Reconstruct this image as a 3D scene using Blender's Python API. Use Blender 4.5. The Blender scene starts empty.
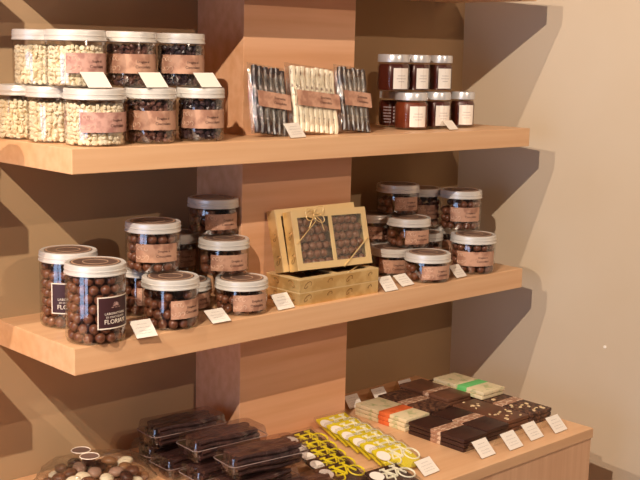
import bpy, bmesh, math, random
from mathutils import Vector, Matrix, Euler
rnd = random.Random(7)
S = bpy.context.scene
COL = S.collection
PI = math.pi

# ------------------------------------------------------------------ materials
def srgb(r, g, b):
    f = lambda c: (c/255/12.92) if c/255 <= .04045 else ((c/255+.055)/1.055)**2.4
    return (f(r), f(g), f(b), 1)
MATS = {}
def mat(name, col, rough=.5, metal=0, spec=.5, noise=None, coat=0):
    """noise = (scale xyz, second colour, low, high, bump)"""
    if name in MATS: return MATS[name]
    m = bpy.data.materials.new(name); m.use_nodes = True; MATS[name] = m
    n = m.node_tree.nodes; l = m.node_tree.links; b = n['Principled BSDF']
    b.inputs['Base Color'].default_value = col
    b.inputs['Roughness'].default_value = rough
    b.inputs['Metallic'].default_value = metal
    b.inputs['Specular IOR Level'].default_value = spec
    b.inputs['Coat Weight'].default_value = coat
    if noise:
        sc, col2, lo, hi, bump = noise
        tc = n.new('ShaderNodeTexCoord'); mp = n.new('ShaderNodeMapping'); mp.inputs['Scale'].default_value = sc
        nz = n.new('ShaderNodeTexNoise'); nz.inputs['Scale'].default_value = 1; nz.inputs['Detail'].default_value = 5
        rp = n.new('ShaderNodeValToRGB'); rp.color_ramp.elements[0].position = lo; rp.color_ramp.elements[1].position = hi
        rp.color_ramp.elements[0].color = col; rp.color_ramp.elements[1].color = col2
        l.new(tc.outputs['Object'], mp.inputs[0]); l.new(mp.outputs[0], nz.inputs[0]); l.new(nz.outputs[0], rp.inputs[0])
        l.new(rp.outputs[0], b.inputs['Base Color'])
        if bump:
            bp = n.new('ShaderNodeBump'); bp.inputs['Strength'].default_value = bump; bp.inputs['Distance'].default_value = .002
            l.new(nz.outputs[0], bp.inputs['Height']); l.new(bp.outputs[0], b.inputs['Normal'])
    return m
def clear(name, tint=(1, 1, 1, 1), rough=.04, ior=1.45, bump=0, scale=60, gain=1.0):
    if name in MATS: return MATS[name]
    m = bpy.data.materials.new(name); m.use_nodes = True; MATS[name] = m
    n = m.node_tree.nodes; l = m.node_tree.links; n.remove(n['Principled BSDF'])
    out = n['Material Output']; tr = n.new('ShaderNodeBsdfTransparent'); tr.inputs[0].default_value = tint
    gl = n.new('ShaderNodeBsdfGlossy'); gl.inputs['Roughness'].default_value = rough
    fr = n.new('ShaderNodeLayerWeight'); fr.inputs[0].default_value = .5
    pw = n.new('ShaderNodeMath'); pw.operation = 'POWER'; pw.inputs[1].default_value = 4.0
    mu = n.new('ShaderNodeMath'); mu.operation = 'MULTIPLY_ADD'; mu.inputs[1].default_value = .55; mu.inputs[2].default_value = .045*gain; mu.use_clamp = True
    mx = n.new('ShaderNodeMixShader')
    l.new(fr.outputs['Facing'], pw.inputs[0]); l.new(pw.outputs[0], mu.inputs[0]); l.new(mu.outputs[0], mx.inputs[0]); l.new(tr.outputs[0], mx.inputs[1]); l.new(gl.outputs[0], mx.inputs[2])
    l.new(mx.outputs[0], out.inputs[0])
    if bump:
        tc = n.new('ShaderNodeTexCoord'); nz = n.new('ShaderNodeTexNoise'); nz.inputs['Scale'].default_value = scale; nz.inputs['Detail'].default_value = 3
        bp = n.new('ShaderNodeBump'); bp.inputs['Strength'].default_value = bump; bp.inputs['Distance'].default_value = .006
        l.new(tc.outputs['Object'], nz.inputs[0]); l.new(nz.outputs[0], bp.inputs['Height'])
        l.new(bp.outputs[0], gl.inputs['Normal']); l.new(bp.outputs[0], fr.inputs['Normal'])
    return m
WOOD_X = mat('light oak, grain along the shelf', srgb(232, 186, 142), .42, noise=((2.2, 60, 60), srgb(222, 171, 126), .35, .7, .03))
COLUMN = mat('light oak panel', srgb(233, 180, 140), .45, noise=((2.2, 60, 45), srgb(220, 162, 118), .35, .7, .03))
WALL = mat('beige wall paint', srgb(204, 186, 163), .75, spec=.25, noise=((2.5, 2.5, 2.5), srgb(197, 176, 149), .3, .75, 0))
BACKW = mat('wall paint darkened for dim back wall', srgb(182, 152, 118), .75, spec=.25, noise=((2.5, 2.5, 2.5), srgb(172, 142, 104), .3, .75, 0))  # same paint as the right wall, dimness put into its colour
FLOOR = mat('brown floor', srgb(120, 92, 70), .6, noise=((3, 3, 3), srgb(100, 75, 55), .3, .7, 0))
METAL = mat('brushed white tin lid', srgb(226, 220, 212), .36, .3)
LIDTOP = mat('lid sticker brown', srgb(108, 84, 74), .3)
LIDRING = mat('lid sticker ring', srgb(196, 160, 132), .5)
SILVER = mat('polished lid', srgb(216, 214, 214), .28, .45)
PET = clear('clear jar plastic', (.97, .96, .95, 1), .07, 1.5, gain=3.4)
GLASSJ = clear('jam jar glass', (.93, .9, .88, 1), .03, 1.5, gain=1.2)
CELLO = clear('cellophane', (.97, .97, .96, 1), .10, 1.5, bump=1, scale=70, gain=4.5)
BOXCLR = clear('clear clamshell plastic', (.9, .86, .86, 1), .09, 1.5, gain=3.0, bump=.7, scale=34)
ACRYL = clear('clear acrylic', (.95, .94, .92, 1), .05, 1.5, gain=1.5)
CHOC = mat('milk chocolate', srgb(128, 78, 55), .3, noise=((30, 30, 30), srgb(105, 62, 44), .35, .7, 0), coat=.45)
DARK = mat('dark chocolate', srgb(64, 38, 32), .35, noise=((60, 60, 60), srgb(46, 28, 25), .3, .7, .1), coat=.1)
DARKBAR = mat('dark chocolate bar', srgb(66, 38, 31), .42, noise=((20, 20, 20), srgb(52, 30, 25), .3, .7, 0))
BROWNBAR = mat('milk chocolate bar', srgb(112, 72, 52), .45, noise=((25, 25, 25), srgb(92, 58, 42), .3, .7, 0))
BITBAR = mat('chocolate bar with nibs', srgb(60, 36, 30), .5, noise=((140, 140, 140), srgb(120, 82, 60), .45, .6, .4))
WHITEBAR = mat('white chocolate bar', srgb(232, 214, 174), .45, noise=((70, 70, 70), srgb(168, 176, 118), .52, .75, 0))
CREAM = mat('cream white chocolate', srgb(252, 240, 212), .5, noise=((60, 60, 60), srgb(242, 224, 188), .3, .7, 0))
MIXDARK = mat('brown coated pieces', srgb(88, 54, 48), .4, noise=((80, 80, 80), srgb(140, 98, 82), .45, .65, 0))
PLUMDARK = mat('dark coated pieces', srgb(52, 36, 42), .38, noise=((80, 80, 80), srgb(104, 74, 72), .5, .68, 0))
NUT = mat('almond pieces', srgb(226, 196, 150), .5)
KRAFT = mat('kraft paper label', srgb(196, 150, 124), .6, noise=((55, 55, 55), srgb(160, 114, 92), .44, .6, 0))
KRAFTP = mat('pink kraft paper', srgb(206, 158, 142), .6, noise=((70, 70, 70), srgb(170, 120, 108), .45, .6, 0))
INK = mat('brown ink', srgb(70, 42, 34), .6)
PLUM = mat('plum label', srgb(62, 32, 36), .5)
IVORY = mat('ivory print', srgb(236, 222, 204), .55)
PAPER = mat('white card', srgb(244, 234, 222), .6)
PENCIL = mat('grey handwriting', srgb(178, 166, 160), .7)
JAM = mat('dark spread', srgb(66, 24, 22), .3, noise=((8, 8, 8), srgb(92, 38, 26), .3, .7, 0), coat=.2)
JAMRED = mat('rust brown spread', srgb(132, 62, 34), .35, noise=((8, 8, 8), srgb(108, 46, 26), .3, .7, 0), coat=.2)
GOLD = mat('gold foil paper', srgb(224, 190, 130), .3, .5, noise=((24, 24, 24), srgb(206, 166, 104), .45, .55, .1))
GOLDDK = mat('dark gold swirl print', srgb(128, 84, 36), .35, .5)
GOLDRIM = mat('pale gold card', srgb(232, 202, 148), .45, .3)
RIBBON = mat('gold ribbon', srgb(240, 208, 146), .3, .5)
YELLOW = mat('yellow chocolate', srgb(236, 214, 30), .45)
WHITECH = mat('white icing', srgb(246, 240, 214), .5)
ORANGE = mat('orange paper band', srgb(226, 112, 58), .55, noise=((90, 90, 90), srgb(206, 92, 44), .4, .6, 0))
GREEN = mat('green paper band', srgb(112, 200, 116), .55)
BANDK = mat('brown patterned band', srgb(170, 124, 98), .55, noise=((120, 120, 120), srgb(218, 188, 160), .5, .58, 0))
CAVITY = mat('dark box lining', srgb(70, 46, 34), .6)

# ------------------------------------------------------------------ helpers
def mesh_of(bm, m, smooth=False, name='m'):
    me = bpy.data.meshes.new(name); bmesh.ops.recalc_face_normals(bm, faces=bm.faces)
    bm.to_mesh(me); bm.free(); me.materials.append(m)
    if smooth:
        me.polygons.foreach_set('use_smooth', [True]*len(me.polygons))
        me.set_sharp_from_angle(angle=math.radians(38))
    return me
def link(name, me, parent=None, loc=(0, 0, 0), rot=(0, 0, 0), label=None):
    o = bpy.data.objects.new(name, me); COL.objects.link(o)
    if parent: o.parent = parent
    o.location = loc; o.rotation_euler = rot
    if label: o['label'] = label
    return o
def tag(o, label, cat, group=None, kind=None):
    o['label'] = label; o['category'] = cat
    if group: o['group'] = group
    if kind: o['kind'] = kind
    return o
def thing(name, label, cat, loc, rotz=0, group=None, rot=None):
    o = bpy.data.objects.new(name, None); COL.objects.link(o); o.empty_display_size = .02
    o.location = loc; o.rotation_euler = rot if rot else (0, 0, rotz)
    return tag(o, label, cat, group)
def struct(name, me):
    o = link(name, me); o['kind'] = 'structure'; return o
def box(bm, x0, x1, y0, y1, z0, z1, bev=0, M=None, seg=2):
    r = bmesh.ops.create_cube(bm, size=1)
    vs = r['verts']
    for v in vs: v.co = Vector((x0+(v.co.x+.5)*(x1-x0), y0+(v.co.y+.5)*(y1-y0), z0+(v.co.z+.5)*(z1-z0)))
    if bev:
        es = list({e for v in vs for e in v.link_edges})
        rr = bmesh.ops.bevel(bm, geom=es+vs, offset=bev, segments=seg, affect='EDGES', profile=.6)
        vs = list({v for f in rr['faces'] for v in f.verts} | {v for v in vs if v.is_valid})
    if M is not None:
        for v in vs: v.co = M @ v.co
    return vs
def prism(bm, pts, z0, z1):
    a = [bm.verts.new((x, y, z0)) for x, y in pts]; b = [bm.verts.new((x, y, z1)) for x, y in pts]
    bm.faces.new(a[::-1]); bm.faces.new(b); n = len(pts)
    for i in range(n): bm.faces.new((a[i], a[(i+1) % n], b[(i+1) % n], b[i]))
def lathe(bm, prof, n=40, facets=None):
    rings = []
    for r, z in prof:
        if r < 1e-6: rings.append([bm.verts.new((0, 0, z))]); continue
        ring = []
        for i in range(n):
            a = 2*PI*i/n; k = 1
            if facets:
                w = 2*PI/facets; d = (a % w)-w/2; k = math.cos(w/2)/math.cos(d); k = 1+(k-1)*.8
            ring.append(bm.verts.new((r*k*math.cos(a), r*k*math.sin(a), z)))
        rings.append(ring)
    for A, B in zip(rings, rings[1:]):
        for i in range(n):
            j = (i+1) % n
            if len(A) == 1 and len(B) == 1: break
            if len(A) == 1: bm.faces.new((A[0], B[j], B[i]))
            elif len(B) == 1: bm.faces.new((A[i], A[j], B[0]))
            else: bm.faces.new((A[i], A[j], B[j], B[i]))
def tube(bm, pts, r, n=6, closed=False):
    pts = [Vector(p) for p in pts]; rings = []; N = len(pts)
    for i, p in enumerate(pts):
        if closed: t = pts[(i+1) % N]-pts[i-1]
        else: t = pts[min(i+1, N-1)]-pts[max(i-1, 0)]
        t.normalize(); up = Vector((0, 0, 1)) if abs(t.z) < .9 else Vector((0, 1, 0))
        s = t.cross(up).normalized(); u = s.cross(t)
        rings.append([bm.verts.new(p+(s*math.cos(2*PI*k/n)+u*math.sin(2*PI*k/n))*r) for k in range(n)])
    for i in range(N if closed else N-1):
        A, B = rings[i], rings[(i+1) % N]
        for k in range(n): bm.faces.new((A[k], A[(k+1) % n], B[(k+1) % n], B[k]))
    if not closed: bm.faces.new(rings[0][::-1]); bm.faces.new(rings[-1])
def arc_patch(bm, R, a0, a1, z0, z1, n=20, th=.0003):
    g = [[bm.verts.new((rr*math.cos(a), rr*math.sin(a), z)) for rr in (R, R+th) for z in (z0, z1)] for a in [a0+(a1-a0)*i/n for i in range(n+1)]]
    for A, B in zip(g, g[1:]):
        for i, j in ((0, 1), (3, 2), (2, 0), (1, 3)): bm.faces.new((A[i], A[j], B[j], B[i]))
    bm.faces.new((g[0][0], g[0][1], g[0][3], g[0][2])); bm.faces.new((g[-1][0], g[-1][2], g[-1][3], g[-1][1]))
def text_bm(s, size, align='CENTER', extrude=.0001, spacing=1):
    c = bpy.data.curves.new('t', 'FONT'); c.body = s; c.size = size; c.align_x = align; c.align_y = 'CENTER'; c.extrude = extrude
    c.resolution_u = 2; c.space_character = spacing
    o = bpy.data.objects.new('t', c); COL.objects.link(o)
    dg = bpy.context.evaluated_depsgraph_get(); me = bpy.data.meshes.new_from_object(o.evaluated_get(dg))
    bm = bmesh.new(); bm.from_mesh(me)
    bpy.data.objects.remove(o); bpy.data.meshes.remove(me); bpy.data.curves.remove(c)
    return bm
def wrap(bm, R, ang, z):
    bmesh.ops.subdivide_edges(bm, edges=[e for e in bm.edges if e.calc_length() > .004], cuts=1)
    for v in bm.verts:
        a = ang+v.co.x/R; rr = R+v.co.z
        v.co = Vector((rr*math.cos(a), rr*math.sin(a), z+v.co.y))
    return bm
def merge(bms):
    out = bmesh.new()
    for b in bms:
        me = bpy.data.meshes.new('x'); b.to_mesh(me); b.free(); out.from_mesh(me); bpy.data.meshes.remove(me)
    return out

# ------------------------------------------------------------------ measures
HS = .30; T = .0365                        # shelf spacing and thickness
Z2, Z1, Z0, ZU = T, HS+T, 2*HS+T, -.2465   # middle shelf top, upper shelf top, highest shelf top, counter top
LS = 1.098; YW = .2445; YC = .1105
CAM = Vector((-.86683, -1.45703, .48164))
def face(x, y, phi=0): return math.atan2(CAM.y-y, CAM.x-x)+math.radians(phi)

# ------------------------------------------------------------------ setting
KW = .2454
wx = lambda y: 1.1617+KW*(YW-y)
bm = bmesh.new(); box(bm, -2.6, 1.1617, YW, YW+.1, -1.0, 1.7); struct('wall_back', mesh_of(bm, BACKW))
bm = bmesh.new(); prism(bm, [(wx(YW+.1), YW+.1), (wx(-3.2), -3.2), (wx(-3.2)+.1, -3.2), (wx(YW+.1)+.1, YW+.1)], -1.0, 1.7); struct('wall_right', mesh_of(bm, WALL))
bm = bmesh.new(); box(bm, -2.6, 2.1, -3.2, YW+.1, -1.05, -1.0); struct('floor', mesh_of(bm, FLOOR))
bm = bmesh.new(); box(bm, .4096, .6821, YC, YW, ZU+.0005, 1.7, .001); struct('wall_column', mesh_of(bm, COLUMN))

def shelf(name, x0, x1, y0, z, label, cat='shelf', group=None):
    bm = bmesh.new(); box(bm, x0, x1, y0, YW, (-.0012 if z else -.0052), T, .0012)
    o = link(name, mesh_of(bm, WOOD_X), loc=(0, 0, z)); tag(o, label, cat, group); return o
shelf('wall_shelf', 0, LS, 0, 2*HS, 'highest light oak wall shelf, its underside edge just in view above the small jars')
shelf('wall_shelf', 0, LS, 0, HS, 'light oak wall shelf holding cream filled jars, candy bags and small square-label jars')
shelf('wall_shelf', 0, LS, 0, 0, 'light oak wall shelf holding the gold gift boxes and jars of chocolate balls')
for k, z in enumerate((2*HS, HS, 0)):  # unseen boards, added to cast the shadow edge on the far left wall
    shelf('unseen_shadow_shelf', -1.1, -.090, .088, z, ('highest', 'middle', 'lowest')[k]+' unseen light oak board added left of the display shelves for its shadow')

t = thing('display_counter', 'low light oak counter holding chocolate bars and clear candy boxes', 'counter', (0, 0, -1.0))
XU = 1.040; YU = -.237
bm = bmesh.new(); box(bm, -.7, XU, YU, YW-.001, .7535-.02, .7535, .001); link('countertop', mesh_of(bm, WOOD_X), t)
bm = bmesh.new(); box(bm, -.698, XU-.002, YU+.003, YU+.021, .0, .7335, .0008); link('front_panel', mesh_of(bm, mat('light oak front panel', srgb(232, 184, 144), .45, noise=((60, 60, 2.2), srgb(218, 166, 126), .35, .7, .03))), t)
for x in (-.698, XU-.02):
    bm = bmesh.new(); box(bm, x, x+.018, YU+.021, YW-.002, .0, .7335, .0008); link('side_panel', mesh_of(bm, COLUMN), t)

bm = bmesh.new(); bmesh.ops.create_cone(bm, cap_ends=True, segments=16, radius1=.0036, radius2=.003, depth=.0012)
yq = -.118; o = link("wall_plug", mesh_of(bm, mat("white filler", srgb(245, 235, 220), .6)), loc=(wx(yq)-.0006, yq, -.138), rot=(0, -PI/2, math.atan(KW)))
tag(o, 'tiny white plug in the bare right wall', 'wall plug')

# ------------------------------------------------------------------ round jars
cache = {}
def jar_body(r, h):
    k = ('b', r, h)
    if k not in cache:
        bm = bmesh.new(); hb = h-.0155
        lathe(bm, [(0, .0008), (r*.86, .0006), (r*.96, .002), (r, .007), (r, hb-.004), (r*.965, hb), (r*.965, hb+.004)], 48)
        cache[k] = mesh_of(bm, PET, True)
    return cache[k]
def jar_lid(r, h):
    k = ('l', r, h)
    if k not in cache:
        bm = bmesh.new(); z = h-.0165; R = r*1.025
        lathe(bm, [(R*.98, z), (R*1.012, z+.0006), (R*1.012, z+.0024), (R*.99, z+.0032), (R*.99, z+.0066), (R*1.006, z+.0074), (R*1.006, z+.0086), (R*.99, z+.0094), (R*.99, z+.0128), (R*.985, z+.0150), (R*.95, z+.0165), (R*.91, z+.0158), (0, z+.0158)], 48)
        cache[k] = mesh_of(bm, METAL, True)
    return cache[k]
def jar_sticker(r, h):
    k = ('s', r)
    if k not in cache:
        bm = bmesh.new(); lathe(bm, [(0, 0), (r*.84, 0), (r*.84, .0003), (0, .0003)], 40); a = mesh_of(bm, LIDTOP)
        bm = bmesh.new()
        for q0, q1 in ((.74, .79), (.40, .43)):
            lathe(bm, [(r*q0, 0), (r*q1, 0), (r*q1, .0003), (r*q0, .0003), (r*q0, 0)], 40)
        cache[k] = (a, mesh_of(bm, LIDRING))
    return cache[k]
BALLS = []       # (position, radius, group label) of every chocolate ball
def balls_in(x, y, z, r, h, where, rb=.0083, spin=0):
    zi = z+.0022+rb; top = z+h-.0165-rb*.7; dz = rb*1.8; k = 0
    while zi < top:
        for R, n in ((r-.0014-rb, int(2*PI*(r-.0014-rb)/(2.04*rb))), (r-.0016-rb*3.1, int(2*PI*(r-rb*3.1)/(2.1*rb)))):
            if n < 3: continue
            for i in range(n):
                a = spin+2*PI*(i+.5*(k % 2)+rnd.uniform(-.05, .05))/n; s = rb*rnd.uniform(.93, 1.0)
                if zi > top-dz and rnd.random() < .35: continue
                BALLS.append((Vector((x+(R-rnd.uniform(0, .0006))*math.cos(a), y+R*math.sin(a), zi+rnd.uniform(-.0008, .0008))), s, where))
        zi += dz; k += 1
def pieces_in(x, y, z, r, h, m, size, label, flat=.6):
    bms = bmesh.new(); hh = h-.020; zi = .0025+size*.8
    while zi < hh-size*.3:
        for R in (r-.002-size, r-.002-size*2.6):
            n = int(2*PI*R/(1.5*size))
            for i in range(n):
                a = 2*PI*(i+rnd.random()*.6)/n
                M = Matrix.Translation((R*math.cos(a), R*math.sin(a), zi+rnd.uniform(-.3, .3)*size)) @ Euler((rnd.random()*6, rnd.random()*6, rnd.random()*6)).to_matrix().to_4x4() @ Matrix.Diagonal((rnd.uniform(.85, 1.1), rnd.uniform(.8, 1), flat*rnd.uniform(.8, 1.3), 1))
                bmesh.ops.create_icosphere(bms, subdivisions=1, radius=size*rnd.uniform(.9, 1.08), matrix=M)
        zi += size*1.25
    bmesh.ops.create_cone(bms, cap_ends=True, segments=24, radius1=r-size*1.7, radius2=r-size*1.7, depth=hh-.010, matrix=Matrix.Translation((0, 0, hh/2-.001)))
    for v in bms.verts:                                          # keep every piece inside the jar wall
        d = math.hypot(v.co.x, v.co.y); lim = r-.0012
        if d > lim: v.co.x *= lim/d; v.co.y *= lim/d
        v.co.z = max(v.co.z, .0018)
    o = link('jar_filling', mesh_of(bms, m, True), loc=(x, y, z)); tag(o, label, 'candy', kind='stuff')
def kraft_label(t, r, h, w, lh=.030, zc=None, m=KRAFT, lines=('Dragées al', 'Cioccolato')):
    zc = zc or (h-.0155)*.52
    bm = bmesh.new(); arc_patch(bm, r+.0002, -w/2, w/2, zc-lh/2, zc+lh/2, 24); L = link('label', mesh_of(bm, m, True), t)
    bms = [wrap(text_bm(lines[0], .0052), r+.0007, w*.14, zc+.003), wrap(text_bm(lines[1], .0062), r+.0007, w*.14, zc-.0050)]
    link('lettering', mesh_of(merge(bms), INK), L)
    bm = bmesh.new()
    for q in range(6):                                           # pale scroll ornament on the left of the label
        pts = []
        for i in range(14):
            s = i/13; a = s*4.6+q; rr = .0045*(1-s*.75)
            px = -w*.5*r+.006+(q % 3)*.0065+rr*math.cos(a); pz = (.007 if q < 3 else -.006)*(lh/.03)+rr*math.sin(a)
            an = px/r; pts.append(((r+.0008)*math.cos(an), (r+.0008)*math.sin(an), zc+pz))
        tube(bm, pts, .0004, 4)
    link('scroll_ornament', mesh_of(bm, mat('pale ornament print', srgb(228, 196, 170), .6)), L)
def florian_label(t, r, zc, w=.95, lh=.050):
    bm = bmesh.new(); arc_patch(bm, r+.0002, -w/2, w/2, zc-lh/2, zc+lh/2, 24); L = link('label', mesh_of(bm, PLUM, True), t, label='dark plum label with ivory frame')
    bm = bmesh.new(); e = .0018; de = e/r
    for a0, a1, z0, z1 in ((-w/2, w/2, -lh/2, -lh/2+e), (-w/2, w/2, lh/2-e, lh/2), (-w/2, -w/2+de, -lh/2, lh/2), (w/2-de, w/2, -lh/2, lh/2)):
        arc_patch(bm, r+.0006, a0, a1, zc+z0, zc+z1, 20, .0002)
    link('border', mesh_of(bm, IVORY), L)
    bms = [wrap(text_bm('LABORATORIO', .0052, spacing=1.12), r+.0008, 0, zc-.0015), wrap(text_bm('DI CIOCCOLATO', .0042, spacing=1.05), r+.0008, 0, zc-.0068), wrap(text_bm('FLORIAN', .0100, extrude=.0002), r+.0008, 0, zc-.0140)]
    b = bms[2]
    link('lettering', mesh_of(merge(bms), IVORY), L)
    bm = bmesh.new()                                             # small crest: star-like leaf figure
    for i in range(7):
        a = PI*i/6; pts = []
        for s in (0.2, .6, 1): pts.append((s*.0055*math.cos(a), .0105+s*.0058*math.sin(a)))
        tube(bm, [((r+.0009)*math.cos(p[0]/r), (r+.0009)*math.sin(p[0]/r), zc+p[1]) for p in pts], .0006, 4)
    for s in (-.006, 0, .006): tube(bm, [((r+.0009)*math.cos(k/r), (r+.0009)*math.sin(k/r), zc+.008) for k in (s-.002, s+.002)], .0005, 4)
    link('crest', mesh_of(bm, mat('dull rose print', srgb(176, 138, 128), .6)), L)

def jar(x, y, z, r, h, label, phi=30, kind='balls', lab='kraft', w=1.5, group=None, lh=.03, sticker=True, where=None, fill=None):
    rz = face(x, y, phi)
    t = thing('candy_jar', label, 'jar', (x, y, z), rz, group)
    link('jar_body', jar_body(r, h), t); L = link('lid', jar_lid(r, h), t)
    if sticker:
        a, b = jar_sticker(r, h); s = link('lid_sticker', a, L, (0, 0, h-.0006)); 
        b = link('sticker_ring', b, t, (0, 0, h-.0002))
    if lab == 'kraft': kraft_label(t, r, h, w, lh)
    elif lab == 'pink': kraft_label(t, r, h, w, lh, m=KRAFTP, lines=('Scaglie di', 'Cioccolato'))
    elif lab == 'florian': florian_label(t, r, h*.415, w)
    if kind == 'balls': balls_in(x, y, z, r, h, where or label, spin=rnd.random())
    elif kind == 'cream': pieces_in(x, y, z, r, h, CREAM, .0052, fill)
    elif kind == 'mix': pieces_in(x, y, z, r, h, MIXDARK, .0062, fill)
    elif kind == 'plum': pieces_in(x, y, z, r, h, PLUMDARK, .0062, fill)
    return t
HM = .0862
Zt = Z1+HM
# upper shelf, front row then the row standing on it
jar(.0300, .2050, Z1, .0370, HM, 'leftmost jar of cream pieces in the bottom row, cut by the photo edge', 60, 'cream', None, sticker=False, fill='cream pieces in the leftmost bottom-row jar')
jar(.0420, .1280, Z1, .0385, HM, 'bottom-row cream jar second from the left, pink label at its right edge', 62, 'cream', 'pink', 1.2, sticker=False, fill='cream pieces in the second bottom-row jar')
jar(.0680, .0460, Z1, .0463, HM, 'wide bottom-row jar of cream pieces with kraft label, above the shelf corner', 30, 'cream', 'pink', 2.0, sticker=False, fill='cream pieces in the wide bottom-row jar')
jar(.1715, .0500, Z1, .0405, HM, 'bottom-row jar of brown mottled pieces, right of the cream jars', 12, 'mix', 'kraft', 2.3, sticker=False, fill='brown mottled pieces in the bottom-row jar')
jar(.2700, .0500, Z1, .0392, HM, 'bottom-row jar of dark pieces, nearest the oak column', 14, 'plum', 'kraft', 2.2, sticker=False, fill='dark pieces in the bottom-row jar nearest the column')
jar(.0480, .1750, Zt, .0410, HM, 'upper-row cream jar at far left, half hidden behind its neighbour', 62, 'cream', 'pink', 1.0, sticker=False, fill='cream pieces in the far left upper-row jar')
jar(.0600, .0860, Zt, .0455, HM, 'wide upper-row jar of cream pieces with kraft label', 30, 'cream', 'pink', 1.7, sticker=False, fill='cream pieces in the wide upper-row jar')
jar(.1590, .0870, Zt, .0406, HM, 'upper-row jar of brown mottled pieces behind a tilted white card', 12, 'mix', 'kraft', 2.3, sticker=False, fill='brown mottled pieces in the upper-row jar')
jar(.2560, .0870, Zt, .0400, HM, 'upper-row jar of dark pieces, the last before the oak column', 14, 'plum', 'kraft', 2.2, sticker=False, fill='dark pieces in the upper-row jar before the column')

# middle shelf
TW = 'chocolate ball in the two tall plum-label jars at the shelf corner'
jar(.0570, .0310, Z2, .0463, .1230, 'front tall jar of chocolate balls with a plum label, at the left shelf corner', 40, 'balls', 'florian', 1.3, where='milk chocolate ball in the front tall jar with the plum label')
jar(.0790, .1480, Z2, .0460, .1230, 'rear tall jar of chocolate balls with a plum label, behind the corner jar', 2, 'balls', 'florian', 1.3, where='milk chocolate ball in the rear tall jar with the plum label')
HMm, HSs = .0830, .0590
jar(.2020, .0370, Z2, .0460, HMm, 'medium jar of chocolate balls between two white cards, under a jar like it', 38, 'balls', 'kraft', 1.3, where='milk chocolate ball in the medium jar between the two cards')
jar(.2080, .0950, Z2+HMm, .0452, HMm, 'medium jar of chocolate balls standing on top of another, near the tall jars', 10, 'balls', 'kraft', 1.65, where='milk chocolate ball in the medium jar stacked by the tall jars')
jar(.2220, .1420, Z2, .0400, HMm, 'shaded jar behind the medium jars, its lid showing beside the tall jar', 20, 'balls', 'kraft', 1.3, where='rest')
jar(.3020, .1250, Z2, .0400, .0515, 'low shaded jar seen between the medium jar and the short stack of three', 25, 'balls', 'kraft', 1.6, lh=.026, where='rest')
jar(.3280, .2000, Z2+.0515, .0420, .0710, 'dark shaded jar high behind, between the medium jar and the stack of three', 20, 'balls', 'kraft', 1.4, where='rest')
jar(.3300, .2050, Z2, .0360, .0515, 'hidden low jar under the dark shaded jar at the back', 20, 'balls', None, where='rest')
jar(.3592, .0467, Z2, .0451, .0600, 'bottom jar of the short stack left of the gold boxes', 25, 'balls', 'kraft', 1.5, lh=.028, where='milk chocolate ball in the bottom jar of the stack by the gold boxes')
jar(.3609, .0990, Z2+.0600, .0440, .0625, 'middle jar of the short stack left of the gold boxes', 18, 'balls', 'kraft', 1.7, lh=.028, where='milk chocolate ball in the middle jar of the stack by the gold boxes')
jar(.3760, .1500, Z2+.1228, .0450, .0650, 'top jar of the short stack left of the gold boxes', 25, 'balls', 'kraft', 1.5, lh=.028, where='milk chocolate ball in the top jar of the stack by the gold boxes')
# right cluster
jar(.8350, .0403, Z2, .0453, .0570, 'front low jar of the right cluster, standing between two white cards', 30, 'balls', 'kraft', 1.5, lh=.027, where='milk chocolate ball in the front low jar of the right cluster')
jar(.8600, .1180, Z2+.0570, .0448, .0600, 'second jar up in the right cluster, one above the front low jar', 30, 'balls', 'kraft', 1.3, lh=.028, where='milk chocolate ball in the second jar up of the right cluster')
jar(.8800, .1700, Z2+.1170, .0440, .0625, 'topmost jar of the right cluster, wide and low with a light label', 30, 'balls', 'kraft', 1.3, lh=.028, where='milk chocolate ball in the topmost low jar of the right cluster')
jar(.8260, .1310, Z2, .0435, .0565, 'low jar right beside the gold boxes, at the left foot of the right cluster', 8, 'balls', 'kraft', 1.5, lh=.027, where='rest')
jar(.8430, .2020, Z2+.0570, .0380, .0590, 'shaded jar peeking out behind the gold boxes, second level', 0, 'balls', 'kraft', 1.0, lh=.026, where='rest')
jar(.8590, .2080, Z2, .0335, .0570, 'hidden low jar under the jar behind the gold boxes', 0, 'balls', None, where='rest')
jar(.9820, .0447, Z2, .0468, .0800, 'rightmost jar on the middle shelf, under a taller one', 12, 'balls', 'kraft', 1.9, where='milk chocolate ball in the rightmost jar on the middle shelf')
jar(1.0120, .1080, Z2+.0800, .0440, .0850, 'tall jar at the top right of the right cluster', 18, 'balls', 'kraft', 1.6, where='milk chocolate ball in the tall upper right jar')
jar(1.0400, .1900, Z2, .0430, .0780, 'jar in shade behind the rightmost jar', 10, 'balls', 'kraft', 1.2, where='rest')
jar(.9420, .1500, Z2, .0420, .0750, 'shaded jar in the gap at the centre of the right cluster', 20, 'balls', 'kraft', 1.3, where='rest')
jar(.9800, .1930, Z2+.0780, .0430, .0850, 'dark shaded jar at the back between the two top right jars', 20, 'balls', 'kraft', 1.2, where='rest')
for z in (Z1, Z0):  # unseen jars, added to shape that same far left shadow
    jar(-.152, .134, z, .0440, .0840, 'unseen cream jar added for its shadow on the '+('middle' if z == Z1 else 'highest')+' neighbouring shelf', 20, 'cream', None, sticker=False, fill='cream pieces in the unseen jar on the '+('middle' if z == Z1 else 'highest')+' neighbouring shelf')

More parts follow.
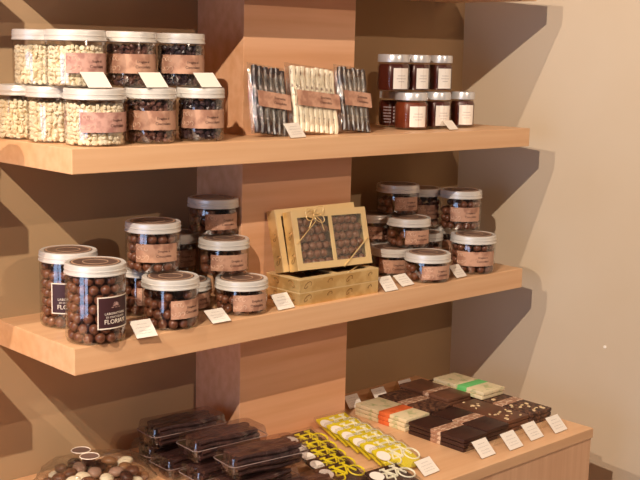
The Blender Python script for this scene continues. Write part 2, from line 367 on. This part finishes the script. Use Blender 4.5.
# ------------------------------------------------------------------ small spread jars
def spread_jar(x, y, z, r, h, label, phi, m=JAM, pap=.026, pz=.0, dots=False):
    t = thing('spread_jar', label, 'jar', (x, y, z), face(x, y, phi))
    bm = bmesh.new(); hb = h-.016
    lathe(bm, [(0, .0015), (r*.8, .001), (r*.98, .003), (r, .007), (r, hb-.008), (r*.9, hb-.001), (r*.84, hb+.003)], 48, 8); link('glass_body', mesh_of(bm, GLASSJ, True), t)
    bm = bmesh.new(); lathe(bm, [(0, .003), (r*.9, .004), (r*.955, .008), (r*.955, hb-.009), (r*.86, hb-.003), (0, hb-.003)], 40, 8); link('spread', mesh_of(bm, m, True), t)
    bm = bmesh.new(); z = h-.0155; R = r*.95
    lathe(bm, [(R*.95, z), (R*1.0, z+.0006), (R, z+.013), (R*.96, z+.0155), (R*.9, z+.0148), (0, z+.0148)], 40); link('lid', mesh_of(bm, SILVER, True), t)
    if pap:
        bm = bmesh.new(); ph = hb-.017; arc_patch(bm, r*.985, -pap/2/r, pap/2/r, .0065, .0065+ph, 10); L = link('paper_label', mesh_of(bm, PAPER), t)
        bm = bmesh.new()
        for k, ww in enumerate((.5, .62, .4)):
            a = ww*pap/2/r; arc_patch(bm, r*.985+.0004, -a, a, .0065+ph*(.62-.14*k), .0065+ph*(.645-.14*k), 6, .0001)
        link('print', mesh_of(bm, PENCIL), L)
    if dots:
        bm = bmesh.new()
        for k in range(6): arc_patch(bm, r*.99, -.5, .15, .010+k*.006, .0118+k*.006, 8)
        for k in range(5): arc_patch(bm, r*.99, .3, .7, .011+k*.007, .015+k*.007, 5)
        link('printed_label', mesh_of(bm, mat('grey print', srgb(168, 150, 150), .5)), t, label='finely printed grey label')
    return t
HJ = .0735
spread_jar(.8460, .1640, Z1, .0270, HJ, 'small spread jar at the back left of the bottom row, with printed lines', -10, pap=0, dots=True)
spread_jar(.8220, .0880, Z1, .0350, HJ, 'widest small jar in the bottom row, rust brown spread and square label', 26, JAMRED, .036)
spread_jar(.9020, .0900, Z1, .0290, HJ, 'small dark spread jar in the bottom row, third from the left', 30, pap=.034)
spread_jar(.9820, .0900, Z1, .0268, HJ, 'rightmost small spread jar in the bottom row, behind a pink-white card', 22, pap=.033)
spread_jar(.7960, .1150, Z1+HJ, .0335, HJ, 'leftmost small spread jar of the upper three', 30, JAM, .034)
spread_jar(.8640, .1150, Z1+HJ, .0285, HJ, 'middle small spread jar of the upper three', 30, pap=.029)
spread_jar(.9360, .1150, Z1+HJ, .0265, HJ, 'rightmost small spread jar of the upper three', 26, pap=.030)

# ------------------------------------------------------------------ price cards in clear tent holders
def card(x, y, z, w, a, b, ang, label, group=None, writing=True, k=1.0):
    t = thing('price_card', label, 'price card', (x, y, z), math.radians(ang))
    L = math.hypot(a, b); th = math.atan2(b, a)
    bm = bmesh.new()
    M = Matrix.Rotation(th, 4, 'X')
    box(bm, -w/2, w/2, 0, L, 0, .0012, M=M)
    M2 = Matrix.Translation((0, a, b)) @ Matrix.Rotation(-math.radians(68), 4, 'X'); lb = (b)/math.sin(math.radians(68))
    box(bm, -w/2, w/2, 0, lb-.0012, -.0, .0012, M=M2); link('clear_holder', mesh_of(bm, ACRYL), t)
    bm = bmesh.new(); box(bm, -w/2+.0008, w/2-.0008, .001, L-.0008, .0013, .0017, M=M); c = link('paper', mesh_of(bm, PAPER), t)
    if writing:
        bm = bmesh.new()
        for i, f in enumerate((.74, .56, .38, .24)):
            ww = w*(.22, .34, .28, .3)[i]; pts = []
            for q in range(11):
                s = q/10; pts.append(M @ Vector((-ww+2*ww*s, L*f+(.0009 if q % 2 else -.0004), .0019)))
            tube(bm, pts, .00022, 4)
        link('handwriting', mesh_of(bm, PENCIL), c)
    return t
card(.1240, -.0110, Z2, .0390, .026, .0235, -4, 'white price card between the tall corner jar and the medium jar')
card(.2780, -.0030, Z2, .0400, .027, .018, 0, 'white price card left of the bottom jar in the short stack')
card(.4300, .0080, Z2, .0420, .022, .025, 4, 'white price card leaning beside the gold boxes, on their left')
card(.6930, .0030, Z2, .0380, .024, .025, 2, 'left one of the paired white price cards right of the gold boxes')
card(.7560, .0180, Z2, .0400, .026, .019, 5, 'right one of the paired white price cards, touching the front low jar')
card(.9080, .0100, Z2, .0370, .024, .023, 5, 'white price card in front of the rightmost jar on the middle shelf')
card(.4500, .0080, Z1, .0480, .018, .025, 14, 'white price card in front of the left candy bags')
card(.8850, .0280, Z1, .0340, .018, .018, 8, 'small pinkish price card before the right small spread jars', writing=False)
for x, lb in ((.0580, 'tilted white card on the lid of the wide bottom-row cream jar'), (.1610, 'tilted white card on the lid of the brown mottled bottom-row jar'), (.2660, 'tilted white card on the lid of the dark bottom-row jar')):
    card(x, .0140, Zt, .0440, .023, .0235, 4, lb, writing=False)
for x, y, lb in ((.7440, -.2080, 'first counter-front price card from the left, before the banded dark bars'), (.8200, -.2140, 'second counter-front price card from the left, with clear tent holder'), (.8960, -.2060, 'third counter-front price card from the left, with clear tent holder'), (.9690, -.2100, 'price card nearest the right corner of the counter')):
    card(x, y, ZU, .0440, .027, .026, 2, lb)
card(.5960, -.2000, ZU, .0450, .026, .021, 4, 'white price card in front of the yellow bicycle chocolates')
for x, y, lb in ((.7600, .1560, 'back price card nearest the oak column'), (.8400, .1560, 'middle one of the three back price cards'), (.9300, .1620, 'rightmost of the three back price cards')):
    card(x, y, ZU, .0400, .020, .024, 0, lb)

# ------------------------------------------------------------------ candy bags on upper shelf
def candy_bag(x, y, w, h, lean, roll, label, m, n, gl, flecks=None, tx='Scorzette'):
    rot = (-lean, roll, 0)
    t = thing('candy_bag', label, 'bag', (x, y, Z1), rot=rot)
    bm = bmesh.new(); nx, nz = 14, 16; d = .013; r2 = random.Random(len(label)+n)
    g = {}
    for s in (0, 1):
        for i in range(nx+1):
            for j in range(nz+1):
                u = i/nx; v = j/nz; e = min(u, 1-u, v, 1-v); dep = d*min(1, e*6)
                wob = .0012*r2.uniform(-1, 1) if e > 0 else 0
                p = (w*(u-.5), (-dep+wob) if s == 0 else (.002+.2*wob), .001+h*v)
                if e == 0 and s == 1: g[s, i, j] = g[0, i, j]; continue
                g[s, i, j] = bm.verts.new(p)
    for s in (0, 1):
        for i in range(nx):
            for j in range(nz):
                f = [g[s, i, j], g[s, i+1, j], g[s, i+1, j+1], g[s, i, j+1]]
                try: bm.faces.new(f if s == 0 else f[::-1])
                except ValueError: pass
    link('clear_wrapper', mesh_of(bm, CELLO, True), t)
    lw = w*.96; bm = bmesh.new(); box(bm, -lw/2+w*.08, lw/2, -d-.0018, -d-.0014, h*.38, h*.60); L = link('label', mesh_of(bm, KRAFT), t)
    b1 = text_bm(tx, .0066); b2 = text_bm('Cioccolato', .0066)
    for b, zz in ((b1, h*.525), (b2, h*.455)):
        for v in b.verts: v.co = Vector((v.co.x+w*.18, -d-.0020-v.co.z, zz+v.co.y))
    link('lettering', mesh_of(merge([b1, b2]), INK), L)
    M = Matrix.Translation((x, y, Z1)) @ Euler(rot).to_matrix().to_4x4()
    sw = (w*.9)/n
    for k in range(n):
        bm = bmesh.new(); N = 9; rings = []
        off = [(r2.uniform(-1, 1)*.0016, r2.uniform(-1, 1)*.0014) for _ in range(N+1)]
        for i in range(N+1):
            z = .003+(h-.007-r2.random()*.003)*i/N; a = sw*.43; c = .0042; ox, oy = off[i]
            rings.append([bm.verts.new((ox+a*cx, oy+c*cy, z)) for cx, cy in ((-1, -.3), (-.6, -1), (.6, -1), (1, -.3), (.8, .9), (-.8, .9))])
        for A, B in zip(rings, rings[1:]):
            for i in range(6): bm.faces.new((A[i], A[(i+1) % 6], B[(i+1) % 6], B[i]))
        bm.faces.new(rings[0][::-1]); bm.faces.new(rings[-1])
        o = link('chocolate_stick', mesh_of(bm, m, True)); o.matrix_world = M @ Matrix.Translation((-w*.45+sw*(k+.5), -.0058, 0))
        tag(o, gl, 'chocolate', gl.replace('stick', 'sticks'))
STK_D = mat('dark candy stick', srgb(44, 30, 32), .3, noise=((110, 110, 70), srgb(170, 148, 140), .56, .66, .3))  # pale flecks stand for glints on the crinkled wrapper
STK_W = mat('pale candy stick', srgb(246, 232, 204), .5, noise=((120, 120, 70), srgb(122, 90, 66), .57, .66, .2))
STK_M = mat('brown candy stick', srgb(60, 40, 32), .3, noise=((110, 110, 70), srgb(176, 148, 122), .55, .66, .3))  # wrapper glints painted in as pale flecks here too
candy_bag(.4270, .0560, .086, .127, .27, .13, 'leftmost candy bag with dark sticks and kraft label', STK_D, 6, 'dark candy stick in the leftmost bag', tx='Scorzette')
candy_bag(.5330, .0560, .120, .127, .27, .10, 'wide candy bag of cream coloured sticks between the two dark bags', STK_W, 9, 'cream coloured candy stick in the wide middle bag', tx='Scorzette')
candy_bag(.6340, .0560, .080, .127, .27, .10, 'rightmost candy bag with brown sticks and kraft label', STK_M, 6, 'brown candy stick in the rightmost bag', tx='Scorzette')

# ------------------------------------------------------------------ gold gift boxes
def swirl(bm, cx, cy, r, f, turns=1.3, n=14, th=.0007):
    pts = []
    for i in range(n):
        s = i/(n-1); a = s*turns*2*PI; rr = r*(1-.8*s)
        pts.append(f(cx+rr*math.cos(a), cy+rr*math.sin(a)))
    tube(bm, pts, th, 4)
GD = .0235
def gold_box(loc, rot, label, gl=None, bow=False, strap=False, GW=.200, GH=.092):
    """box lying on its back: front face is +Z, local x width, local y height"""
    t = thing('gift_box', label, 'box', loc, rot=rot)
    bm = bmesh.new(); th = .0025
    box(bm, 0, GW, 0, GH, 0, th, .0004)
    for a in ((0, GW, 0, th), (0, GW, GH-th, GH), (0, th, th, GH-th), (GW-th, GW, th, GH-th)): box(bm, a[0], a[1], a[2], a[3], th, GD-.0015)
    link('box_tray', mesh_of(bm, GOLD), t)
    bm = bmesh.new(); fr = .0125; z0, z1 = GD-.0015, GD+.0005
    for a in ((0, GW, 0, fr), (0, GW, GH-fr, GH), (0, fr, fr, GH-fr), (GW-fr, GW, fr, GH-fr), (GW/2-.004, GW/2+.004, fr, GH-fr)): box(bm, a[0], a[1], a[2], a[3], z0, z1)
    link('window_frame', mesh_of(bm, GOLDRIM), t)
    bm = bmesh.new(); box(bm, fr*.7, GW-fr*.7, fr*.7, GH-fr*.7, GD-.0019, GD-.0016); link('clear_window', mesh_of(bm, clear('box window film', (.96, .95, .93, 1), .08, 1.45, bump=.35, scale=16, gain=1.8)), t)
    bm = bmesh.new(); box(bm, th+.0005, GW-th-.0005, th+.0005, GH-th-.0005, th, th+.0008); link('lining', mesh_of(bm, CAVITY), t)
    bm = bmesh.new()
    for k in range(4): swirl(bm, .018+k*.052, GD*(.45+.12*(k % 2)), (.0095, .007, .0085, .006)[k], lambda a, b: (a+(b-GD*.5)*.8, -.0003, b), (1.0, .7)[k % 2], th=.0005)
    for k in range(2): swirl(bm, .020+k*.042, GD*.5, (.009, .007)[k], lambda a, b: (-.0003, a+(b-GD*.5)*.8, b), 1.0, th=.0005)
    link('swirl_print', mesh_of(bm, GOLDDK), t)
    if strap:
        bm = bmesh.new(); tube(bm, [(GW*.60, -.001, GD+.0012), (GW*.97, GH*.45, GD+.0022)], .0014, 5); link('ribbon', mesh_of(bm, RIBBON), t)
    if bow:
        bm = bmesh.new(); cx, cy, cz = GW*.28, GH*.92, GD+.003
        for s, tl in ((1, .5), (-1, .25), (1, -.6), (-1, -.2)):
            pts = []
            for i in range(15):
                a = 2*PI*i/14; rr = .017
                u = rr*(1-math.cos(a))*.7*s; v = rr*.45*math.sin(a)
                pts.append((cx+u*math.cos(tl)-v*math.sin(tl), cy+u*math.sin(tl)+v*math.cos(tl), cz+.004*math.sin(a*.5)))
            tube(bm, pts, .0009, 5)
        tube(bm, [(cx, cy, cz), (cx+.012, cy-.012, cz+.003), (cx+.020, cy-.030, cz)], .0009, 5)
        tube(bm, [(cx, cy, cz), (cx-.010, cy-.012, cz+.002), (cx-.016, cy-.024, cz)], .0009, 5)
        tube(bm, [(cx, GH, cz-.002), (cx+.002, GH*.8, cz-.001), (fr*.3, GH*.45, cz-.001)], .0009, 5)
        link('ribbon_bow', mesh_of(bm, RIBBON), t)
    if gl:
        M = Matrix.Translation(loc) @ Euler(rot).to_matrix().to_4x4(); rb = .0083
        for x0, x1 in ((fr*.6, GW/2-.001), (GW/2+.001, GW-fr*.6)):
            j = 0; yy = .0045+rb
            while yy < GH-.004-rb:
                xx = x0+rb+(rb if j % 2 else 0)
                while xx < x1-rb*.7:
                    BALLS.append((M @ Vector((xx+rnd.uniform(-.0006, .0006), yy+rnd.uniform(-.0005, .0005), th+.0009+rb+rnd.uniform(0, .0025))), rb*rnd.uniform(.92, 1), gl)); xx += 2.06*rb
                yy += 1.80*rb; j += 1
    return t
gold_box((.4640, .0120, Z2), (0, 0, 0), 'bottom gold gift box lying flat on the middle shelf', gl='rest')
gold_box((.4640, .0120, Z2+.0242), (0, 0, 0), 'upper gold gift box lying flat, under the two propped ones', gl='rest', strap=True)
ZB = Z2+.0242*2+.0006
th_ = math.radians(75)
gold_box((.4640, .0780, ZB), (th_, 0, 0), 'rear propped gold gift box leaning against the oak column', gl='rest', GW=.200, GH=.114)
gold_box((.4760, .0520, ZB+.0052), (th_, math.radians(1.6), 0), 'front propped gold gift box with ribbon bow and two windows of chocolate balls', gl='milk chocolate ball in the front propped gold gift box', bow=True, strap=True, GW=.188, GH=.108)

# ------------------------------------------------------------------ balls: the 300 that show largest are things
cand = []; rest = []
fwd = Vector((.6746, .7193, -.1615)).normalized()
for p, s, w in BALLS:
    if w == 'rest': rest.append((p, s)); continue
    cand.append((p, s, w))
centres = {}
for p, s, w in cand: centres.setdefault(w, []).append(p)
for w in centres: centres[w] = sum(centres[w], Vector())/len(centres[w])
def score(e):
    p, s, w = e; d = (p-CAM).length; tc = (CAM-centres[w]); tc.z = 0; tc.normalize()
    front = (p-centres[w]).dot(tc)
    return d+(0 if (front > .012 or 'gift box' in w) else 5)
cand.sort(key=score)
bmx = bmesh.new(); bmesh.ops.create_icosphere(bmx, subdivisions=3, radius=1); ball_me = mesh_of(bmx, CHOC, True, 'ball')
for p, s, w in cand[:300]:
    o = link('chocolate_ball', ball_me, loc=p, rot=(rnd.random()*6, rnd.random()*6, 0)); o.scale = (s, s, s)
    tag(o, w, 'chocolate', w.replace('milk chocolate ball', 'milk chocolate balls'))
bmx = bmesh.new()
for p, s in rest+[(p, s) for p, s, w in cand[300:]]: bmesh.ops.create_icosphere(bmx, subdivisions=2, radius=s, matrix=Matrix.Translation(p))
tag(link('chocolate_balls', mesh_of(bmx, CHOC, True)), 'remaining milk chocolate balls deeper inside the clear jars and gold boxes', 'chocolate', kind='stuff')

# ------------------------------------------------------------------ chocolate bars on the counter
BT = .0085
def bar(x, y, z, label, m, band=BANDK, w=.070, l=.140, ang=0, bandpos=.5, top=None, group=None, blen=.026):
    t = thing('chocolate_bar', label, 'chocolate bar', (x, y, z), math.radians(ang), group)
    bm = bmesh.new(); box(bm, -w/2, w/2, -l/2, l/2, 0.0002, BT-.0004, .002)
    link('wrapped_bar', mesh_of(bm, m, True), t)
    if band:
        yb = -l/2+l*bandpos
        bm = bmesh.new(); e = .0004
        box(bm, -w/2-e, w/2+e, yb-blen/2, yb+blen/2, .0001, BT, .0016); link('paper_band', mesh_of(bm, band, True), t)
    if top:
        r2 = random.Random(int(x*1000))
        for k in range(26):
            bm = bmesh.new()
            px, py = r2.uniform(-.42, .42)*w, r2.uniform(-.46, .46)*l
            if abs(py+l/2-l*bandpos) < blen/2+.004: bm.free(); continue
            M = Matrix.Translation((px, py, BT+.0005)) @ Matrix.Rotation(r2.random()*6, 4, 'Z') @ Matrix.Diagonal((1.6, .9, .6, 1))
            bmesh.ops.create_icosphere(bm, subdivisions=1, radius=.0032*r2.uniform(.7, 1.2), matrix=M)
            link('almond_piece', mesh_of(bm, NUT, True), t)
    return t
pos3 = ('bottom', 'middle', 'top')
def stack(x, y, n, m, desc, band=BANDK, z=ZU, top=None, **k):
    names = {1: ('single',), 2: ('lower', 'upper'), 3: pos3, 4: ('bottom', 'second from bottom', 'third from bottom', 'top')}[n]
    for i in range(n):
        bar(x+rnd.uniform(-.001, .001), y+rnd.uniform(-.0015, .0015), z+i*(BT+.0001), names[i]+' '+desc, m, band, ang=rnd.uniform(-.7, .7), top=top if i == n-1 else None, **k)
C1, C2, C3, C4 = .7590, .8340, .9090, .9840
stack(C1, -.0950, 3, DARKBAR, 'dark bar with brown band in the front stack nearest the yellow chocolates', bandpos=.50)
stack(C2, -.0860, 3, DARKBAR, 'dark bar with brown band in the second front stack from the left', bandpos=.52)
stack(C3, -.0780, 3, BROWNBAR, 'brown bar with nuts on top in the third front stack', None, top=True)
stack(C4, -.0780, 3, BITBAR, 'dark speckled bar with nuts in the rightmost front stack', BANDK, top=True, bandpos=.6)
stack(C1+.002, .0560, 3, WHITEBAR, 'white bar with orange band behind the left dark stack', ORANGE, bandpos=.42, blen=.030)
stack(C2+.002, .0640, 3, BITBAR, 'dark nib-speckled bar behind the second front stack', BANDK, bandpos=.5)
stack(C3+.001, .0720, 4, BROWNBAR, 'plain milk brown bar behind the nut bars', BANDK, bandpos=.45, blen=.018)
stack(C4+.002, .0720, 3, DARKBAR, 'dark bar under the green-banded white bars', None)
stack(C4-.004, .0400, 2, WHITEBAR, 'white bar with green band on the rear right stack', GREEN, z=ZU+3*(BT+.0001), bandpos=.42)

# ------------------------------------------------------------------ bicycle chocolates
def bicycle_bm(s, r=.0016):
    bm = bmesh.new(); z = .0006
    R = .0125*s; wl = (-.019*s, 0); wr = (.019*s, 0)
    for c in (wl, wr): tube(bm, [(c[0]+R*math.cos(a*PI/10), c[1]+R*math.sin(a*PI/10), z) for a in range(20)], r*.8, 5, True)
    P = lambda a, b: (a*s, b*s, z)
    for seg in (((-.019, 0), (-.009, .016)), ((-.009, .016), (.011, .016)), ((.011, .016), (0, -.001)), ((0, -.001), (-.009, .016)), ((0, -.001), (-.019, 0)), ((.019, 0), (.010, .022)), ((.010, .022), (.016, .024)), ((-.009, .016), (-.011, .021)), ((-.016, .021), (-.006, .0215)), ((.006, .024), (.016, .023))):
        tube(bm, [P(*seg[0]), P(*seg[1])], r, 5)
    return bm
bike_w = {}
def bike_choc(x, y, z, tilt, ang, base, ink, label, tagside=-1, s=1.0):
    t = thing('bicycle_chocolate', label, 'chocolate', (x, y, z), rot=(tilt, 0, math.radians(ang)))
    W, Lh, D = .074, .064, .0055
    bm = bmesh.new(); box(bm, -W/2, W/2, 0, Lh, 0, D, .0015); link('chocolate_slab', mesh_of(bm, base, True), t)
    b = bicycle_bm(1.2*s, .0020)
    for v in b.verts: v.co += Vector((.009, .030, D))
    link('bicycle_relief', mesh_of(b, ink, True), t)
    bm = bmesh.new()
    bmesh.ops.create_cone(bm, cap_ends=True, segments=24, radius1=.0132, radius2=.0132, depth=.0006, matrix=Matrix.Translation((-.030, .040, D+.0036)))
    tg = link('round_tag', mesh_of(bm, PAPER), t)
    bm = bmesh.new(); tube(bm, [(-.030, .030, D+.0036), (-.029, .012, D+.0034)], .0006, 4)
    link('tag_string', mesh_of(bm, mat('ivory string', srgb(230, 215, 190), .6)), tg)
    bm = bmesh.new(); box(bm, -W/2-.004, W/2+.004, -.003, Lh+.004, -.0004, D+.0030, .002); link('clear_wrapper', mesh_of(bm, clear('thin wrapper', (.98, .98, .97, 1), .14, 1.4, bump=1, scale=60, gain=2.2), True), t)
tl = math.radians(15)
names = ('rearmost', 'second rearmost', 'middle', 'second from the front', 'front')
for i in range(5):
    y = .010-.041*i; x = .512-.0165*i
    bike_choc(x, y, ZU+.0012, tl, -2, DARKBAR, YELLOW, names[i]+' brown chocolate with a yellow bicycle')
names6 = ('rearmost', 'second rearmost', 'third rearmost', 'third from the front', 'second from the front', 'front')
for i in range(6):
    y = .032-.0385*i; x = .620-.0085*i
    bike_choc(x, y, ZU+.0012, tl+.10, -3, YELLOW, WHITECH, names6[i]+' yellow chocolate with a white bicycle')
bike_choc(.5080, -.2150, ZU+.0012, math.radians(12), -3, DARKBAR, WHITECH, 'brown chocolate with a white bicycle at the counter edge')

# ------------------------------------------------------------------ clear boxes of dark sticks
def clam(x, y, z, ang, label, fl, L=.155, W=.066, Hh=.040, tilt=0):
    t = thing('clear_candy_box', label, 'box', (x, y, z), rot=(tilt, 0, math.radians(ang)))
    bm = bmesh.new(); r = .010
    def ring(z, k, rr):
        o = []
        for cx, cy, a0 in ((L/2-rr, W/2-rr, 0), (-L/2+rr, W/2-rr, 90), (-L/2+rr, -W/2+rr, 180), (L/2-rr, -W/2+rr, 270)):
            for q in range(5):
                a = math.radians(a0+q*22.5); o.append(bm.verts.new(((cx+rr*math.cos(a))*k, (cy+rr*math.sin(a))*k, z)))
        return o
    rs = [ring(.0005, .93, r), ring(.004, .955, r), ring(Hh*.5, .985, r), ring(Hh*.52, 1.0, r), ring(Hh*.57, 1.0, r), ring(Hh*.59, .985, r), ring(Hh-.004, .955, r), ring(Hh-.0005, .93, r)]
    for A, B in zip(rs, rs[1:]):
        for i in range(20): bm.faces.new((A[i], A[(i+1) % 20], B[(i+1) % 20], B[i]))
    bm.faces.new(rs[0][::-1]); bm.faces.new(rs[-1]); link('clear_shell', mesh_of(bm, BOXCLR, True), t)
    bm = bmesh.new()
    for zz in (.52, .57):
        pts = []
        for cx, cy, a0 in ((L/2-r, W/2-r, 0), (-L/2+r, W/2-r, 90), (-L/2+r, -W/2+r, 180), (L/2-r, -W/2+r, 270)):
            for q in range(5):
                a = math.radians(a0+q*22.5); pts.append((cx+r*math.cos(a), cy+r*math.sin(a), Hh*zz))
    tube(bm, pts, .0007, 4, True); link('rim', mesh_of(bm, mat('clear plastic rim', srgb(150, 130, 124), .2)), t)
    bm = bmesh.new(); r2 = random.Random(int(x*777+z*991+y*331))
    for row in range(4):
        for k in range(6):
            yy = -W*.40+W*.8*(k+.5)/6+r2.uniform(-.001, .001); zz = .005+row*.0086+r2.uniform(0, .0015)
            if zz > Hh-.006: continue
            a0 = r2.uniform(-.04, .04); x0 = -L*.42+r2.uniform(0, .008); x1 = L*.42-r2.uniform(0, .010)
            N = 6; tube(bm, [(x0+(x1-x0)*i/N, yy+.0014*math.sin(i*1.1+k*2.3), min(zz+.0012*math.sin(i*1.3+k*2), Hh-.006)) for i in range(N+1)], .0046*r2.uniform(.85, 1.1), 6)
    o = link('dark_candy_sticks', mesh_of(bm, mat('dark dusty candy stick', srgb(84, 56, 50), .3, noise=((45, 45, 45), srgb(50, 34, 34), .4, .65, .15), coat=.3), True), loc=(x, y, z), rot=(tilt, 0, math.radians(ang)))
    tag(o, fl, 'candy', kind='stuff')
HC = .0405
for n, (x, y, k, a, w) in enumerate(((.300, .165, 0, 3, 'rear bottom'), (.292, .088, 0, -2, 'second rear bottom'), (.300, .012, 0, -4, 'middle bottom'), (.298, -.066, 0, -2, 'front bottom'),
        (.302, .140, 1, -5, 'topmost rear'), (.315, .040, 1, -4, 'upper middle'), (.318, -.062, 1, -7, 'upper front'))):
    clam(x, y, ZU+k*HC+.0002, a, w+' clear box of dark sticks, left of the bicycle chocolates', 'dark candy sticks in the '+w+' clear box')
clam(.3250, -.150, ZU+.0002, -6, 'low clear box of dark sticks at the front, beside the bicycle chocolates', 'dark candy sticks in the low front clear box')

# ------------------------------------------------------------------ bag of mixed pebbles
t = thing('pebble_candy_bag', 'clear bag of mixed white and brown pebble candies at the counter left', 'bag', (.115, .13, ZU))
bm = bmesh.new(); bmesh.ops.create_icosphere(bm, subdivisions=4, radius=1)
for v in bm.verts:
    n = .06*math.sin(v.co.x*7+v.co.y*5)+.04*math.sin(v.co.z*9+v.co.x*11)
    v.co = Vector((v.co.x*.100*(1+n), v.co.y*.094*(1+n*.5), max(.0006, .019+v.co.z*.029*(1+n))))
link('clear_wrapper', mesh_of(bm, CELLO, True), t)
for k, (dx, dy) in enumerate(((-.006, .036), (-.010, .002))):
    bm = bmesh.new(); zt = .0535
    bmesh.ops.create_cone(bm, cap_ends=True, segments=28, radius1=.0165, radius2=.0165, depth=.0006, matrix=Matrix.Translation((dx, dy, zt)))
    s = link('round_sticker', mesh_of(bm, mat('grey brown sticker', srgb(120, 96, 86), .5)), t)
    bm = bmesh.new(); tube(bm, [(dx+.016*math.cos(a*PI/14), dy+.016*math.sin(a*PI/14), zt+.0005) for a in range(28)], .0009, 4, True)
    link('sticker_ring', mesh_of(bm, IVORY), s)
cols = [('cream white', CREAM), ('milk brown', BROWNBAR), ('rosy beige', mat('rosy beige candy', srgb(176, 140, 122), .4)), ('dark brown', DARKBAR), ('caramel', mat('caramel candy', srgb(150, 108, 74), .4))]
r2 = random.Random(11); placed = []
pm = {}
for nm, m in cols:
    bm = bmesh.new(); bmesh.ops.create_icosphere(bm, subdivisions=3, radius=.0115)
    for v in bm.verts: v.co = Vector((v.co.x*1.2*(1+.05*math.sin(v.co.y*400)), v.co.y, v.co.z*.72))
    pm[nm] = mesh_of(bm, m, True)
for lev, zz in ((0, .0095), (1, .026)):
    rx, ry = (.080, .066, .052)[lev], (.072, .060, .046)[lev]
    n = 0; tries = 0
    while tries < 1500:
        tries += 1; a = r2.random()*2*PI; q = math.sqrt(r2.random()); p = Vector((rx*q*math.cos(a), ry*q*math.sin(a), zz+r2.uniform(-.001, .001)))
        if all((p-o_).length > .0235 or abs(p.z-o_.z) > .015 for o_ in placed):
            placed.append(p); nm = r2.choice(('cream white', 'milk brown', 'rosy beige', 'dark brown', 'caramel', 'cream white', 'milk brown'))
            o = link('pebble_candy', pm[nm], loc=(.115+p.x, .13+p.y, ZU+p.z), rot=(r2.uniform(-.3, .3), r2.uniform(-.3, .3), r2.random()*6))
            tag(o, nm+' pebble candy in the clear bag at the counter left', 'candy', nm+' pebble candies in the bag')

# ------------------------------------------------------------------ lights
def spot(name, loc, target, e, col, size=.012, ang=80, blend=.4):
    d = bpy.data.lights.new(name, 'SPOT'); d.energy = e; d.color = col; d.shadow_soft_size = size; d.spot_size = math.radians(ang); d.spot_blend = blend
    o = bpy.data.objects.new(name, d); COL.objects.link(o); o.location = loc
    o.rotation_euler = (Vector(target)-Vector(loc)).to_track_quat('-Z', 'Y').to_euler()
WARM = (1, .845, .68)
spot('ceiling_spot', (-1.2625, -1.1194, 1.5294), (.5, .1, .2), 215, WARM)
spot('ceiling_spot', (-1.4941, -.3792, 1.5505), (.6, .1, .1), 112, WARM)
spot('ceiling_spot', (.5, -2.325, 1.3565), (.5, .1, .1), 60, (1, .76, .58))
for wy, ww in ((-.35, 1.0), (-1.42, .75)):
    d = bpy.data.lights.new('window_daylight', 'AREA'); d.shape = 'RECTANGLE'; d.size = ww; d.size_y = 1.9; d.energy = 12*ww*1.9; d.color = (.50, .66, 1)
    o = bpy.data.objects.new('window_daylight', d); COL.objects.link(o); o.location = (-3.2, wy, .02)
    o.rotation_euler = Vector((1, 0, 0)).to_track_quat('-Z', 'Y').to_euler()
w = bpy.data.worlds.new('room'); S.world = w; w.use_nodes = True
w.node_tree.nodes['Background'].inputs[0].default_value = (.95, .72, .60, 1); w.node_tree.nodes['Background'].inputs[1].default_value = .05

# ------------------------------------------------------------------ camera
cd = bpy.data.cameras.new('camera'); cam = bpy.data.objects.new('camera', cd); COL.objects.link(cam); S.camera = cam
cd.sensor_width = 36; cd.sensor_fit = 'HORIZONTAL'; cd.lens = 1138.99434/640*36; cd.clip_start = .01
yaw, pit, rol = .75316002, -.16217683, .02286852
f = Vector((math.sin(yaw)*math.cos(pit), math.cos(yaw)*math.cos(pit), math.sin(pit)))
r = Vector((math.cos(yaw), -math.sin(yaw), 0)); u = r.cross(f)
r_ = r*math.cos(rol)+u*math.sin(rol); u_ = -r*math.sin(rol)+u*math.cos(rol)
M = Matrix((r_, u_, -f)).transposed().to_4x4(); M.translation = CAM
cam.matrix_world = M
S.view_settings.view_transform = 'Standard'; S.view_settings.look = 'None'; S.view_settings.gamma = 1; S.view_settings.use_curve_mapping = False
S.view_settings.exposure = 0
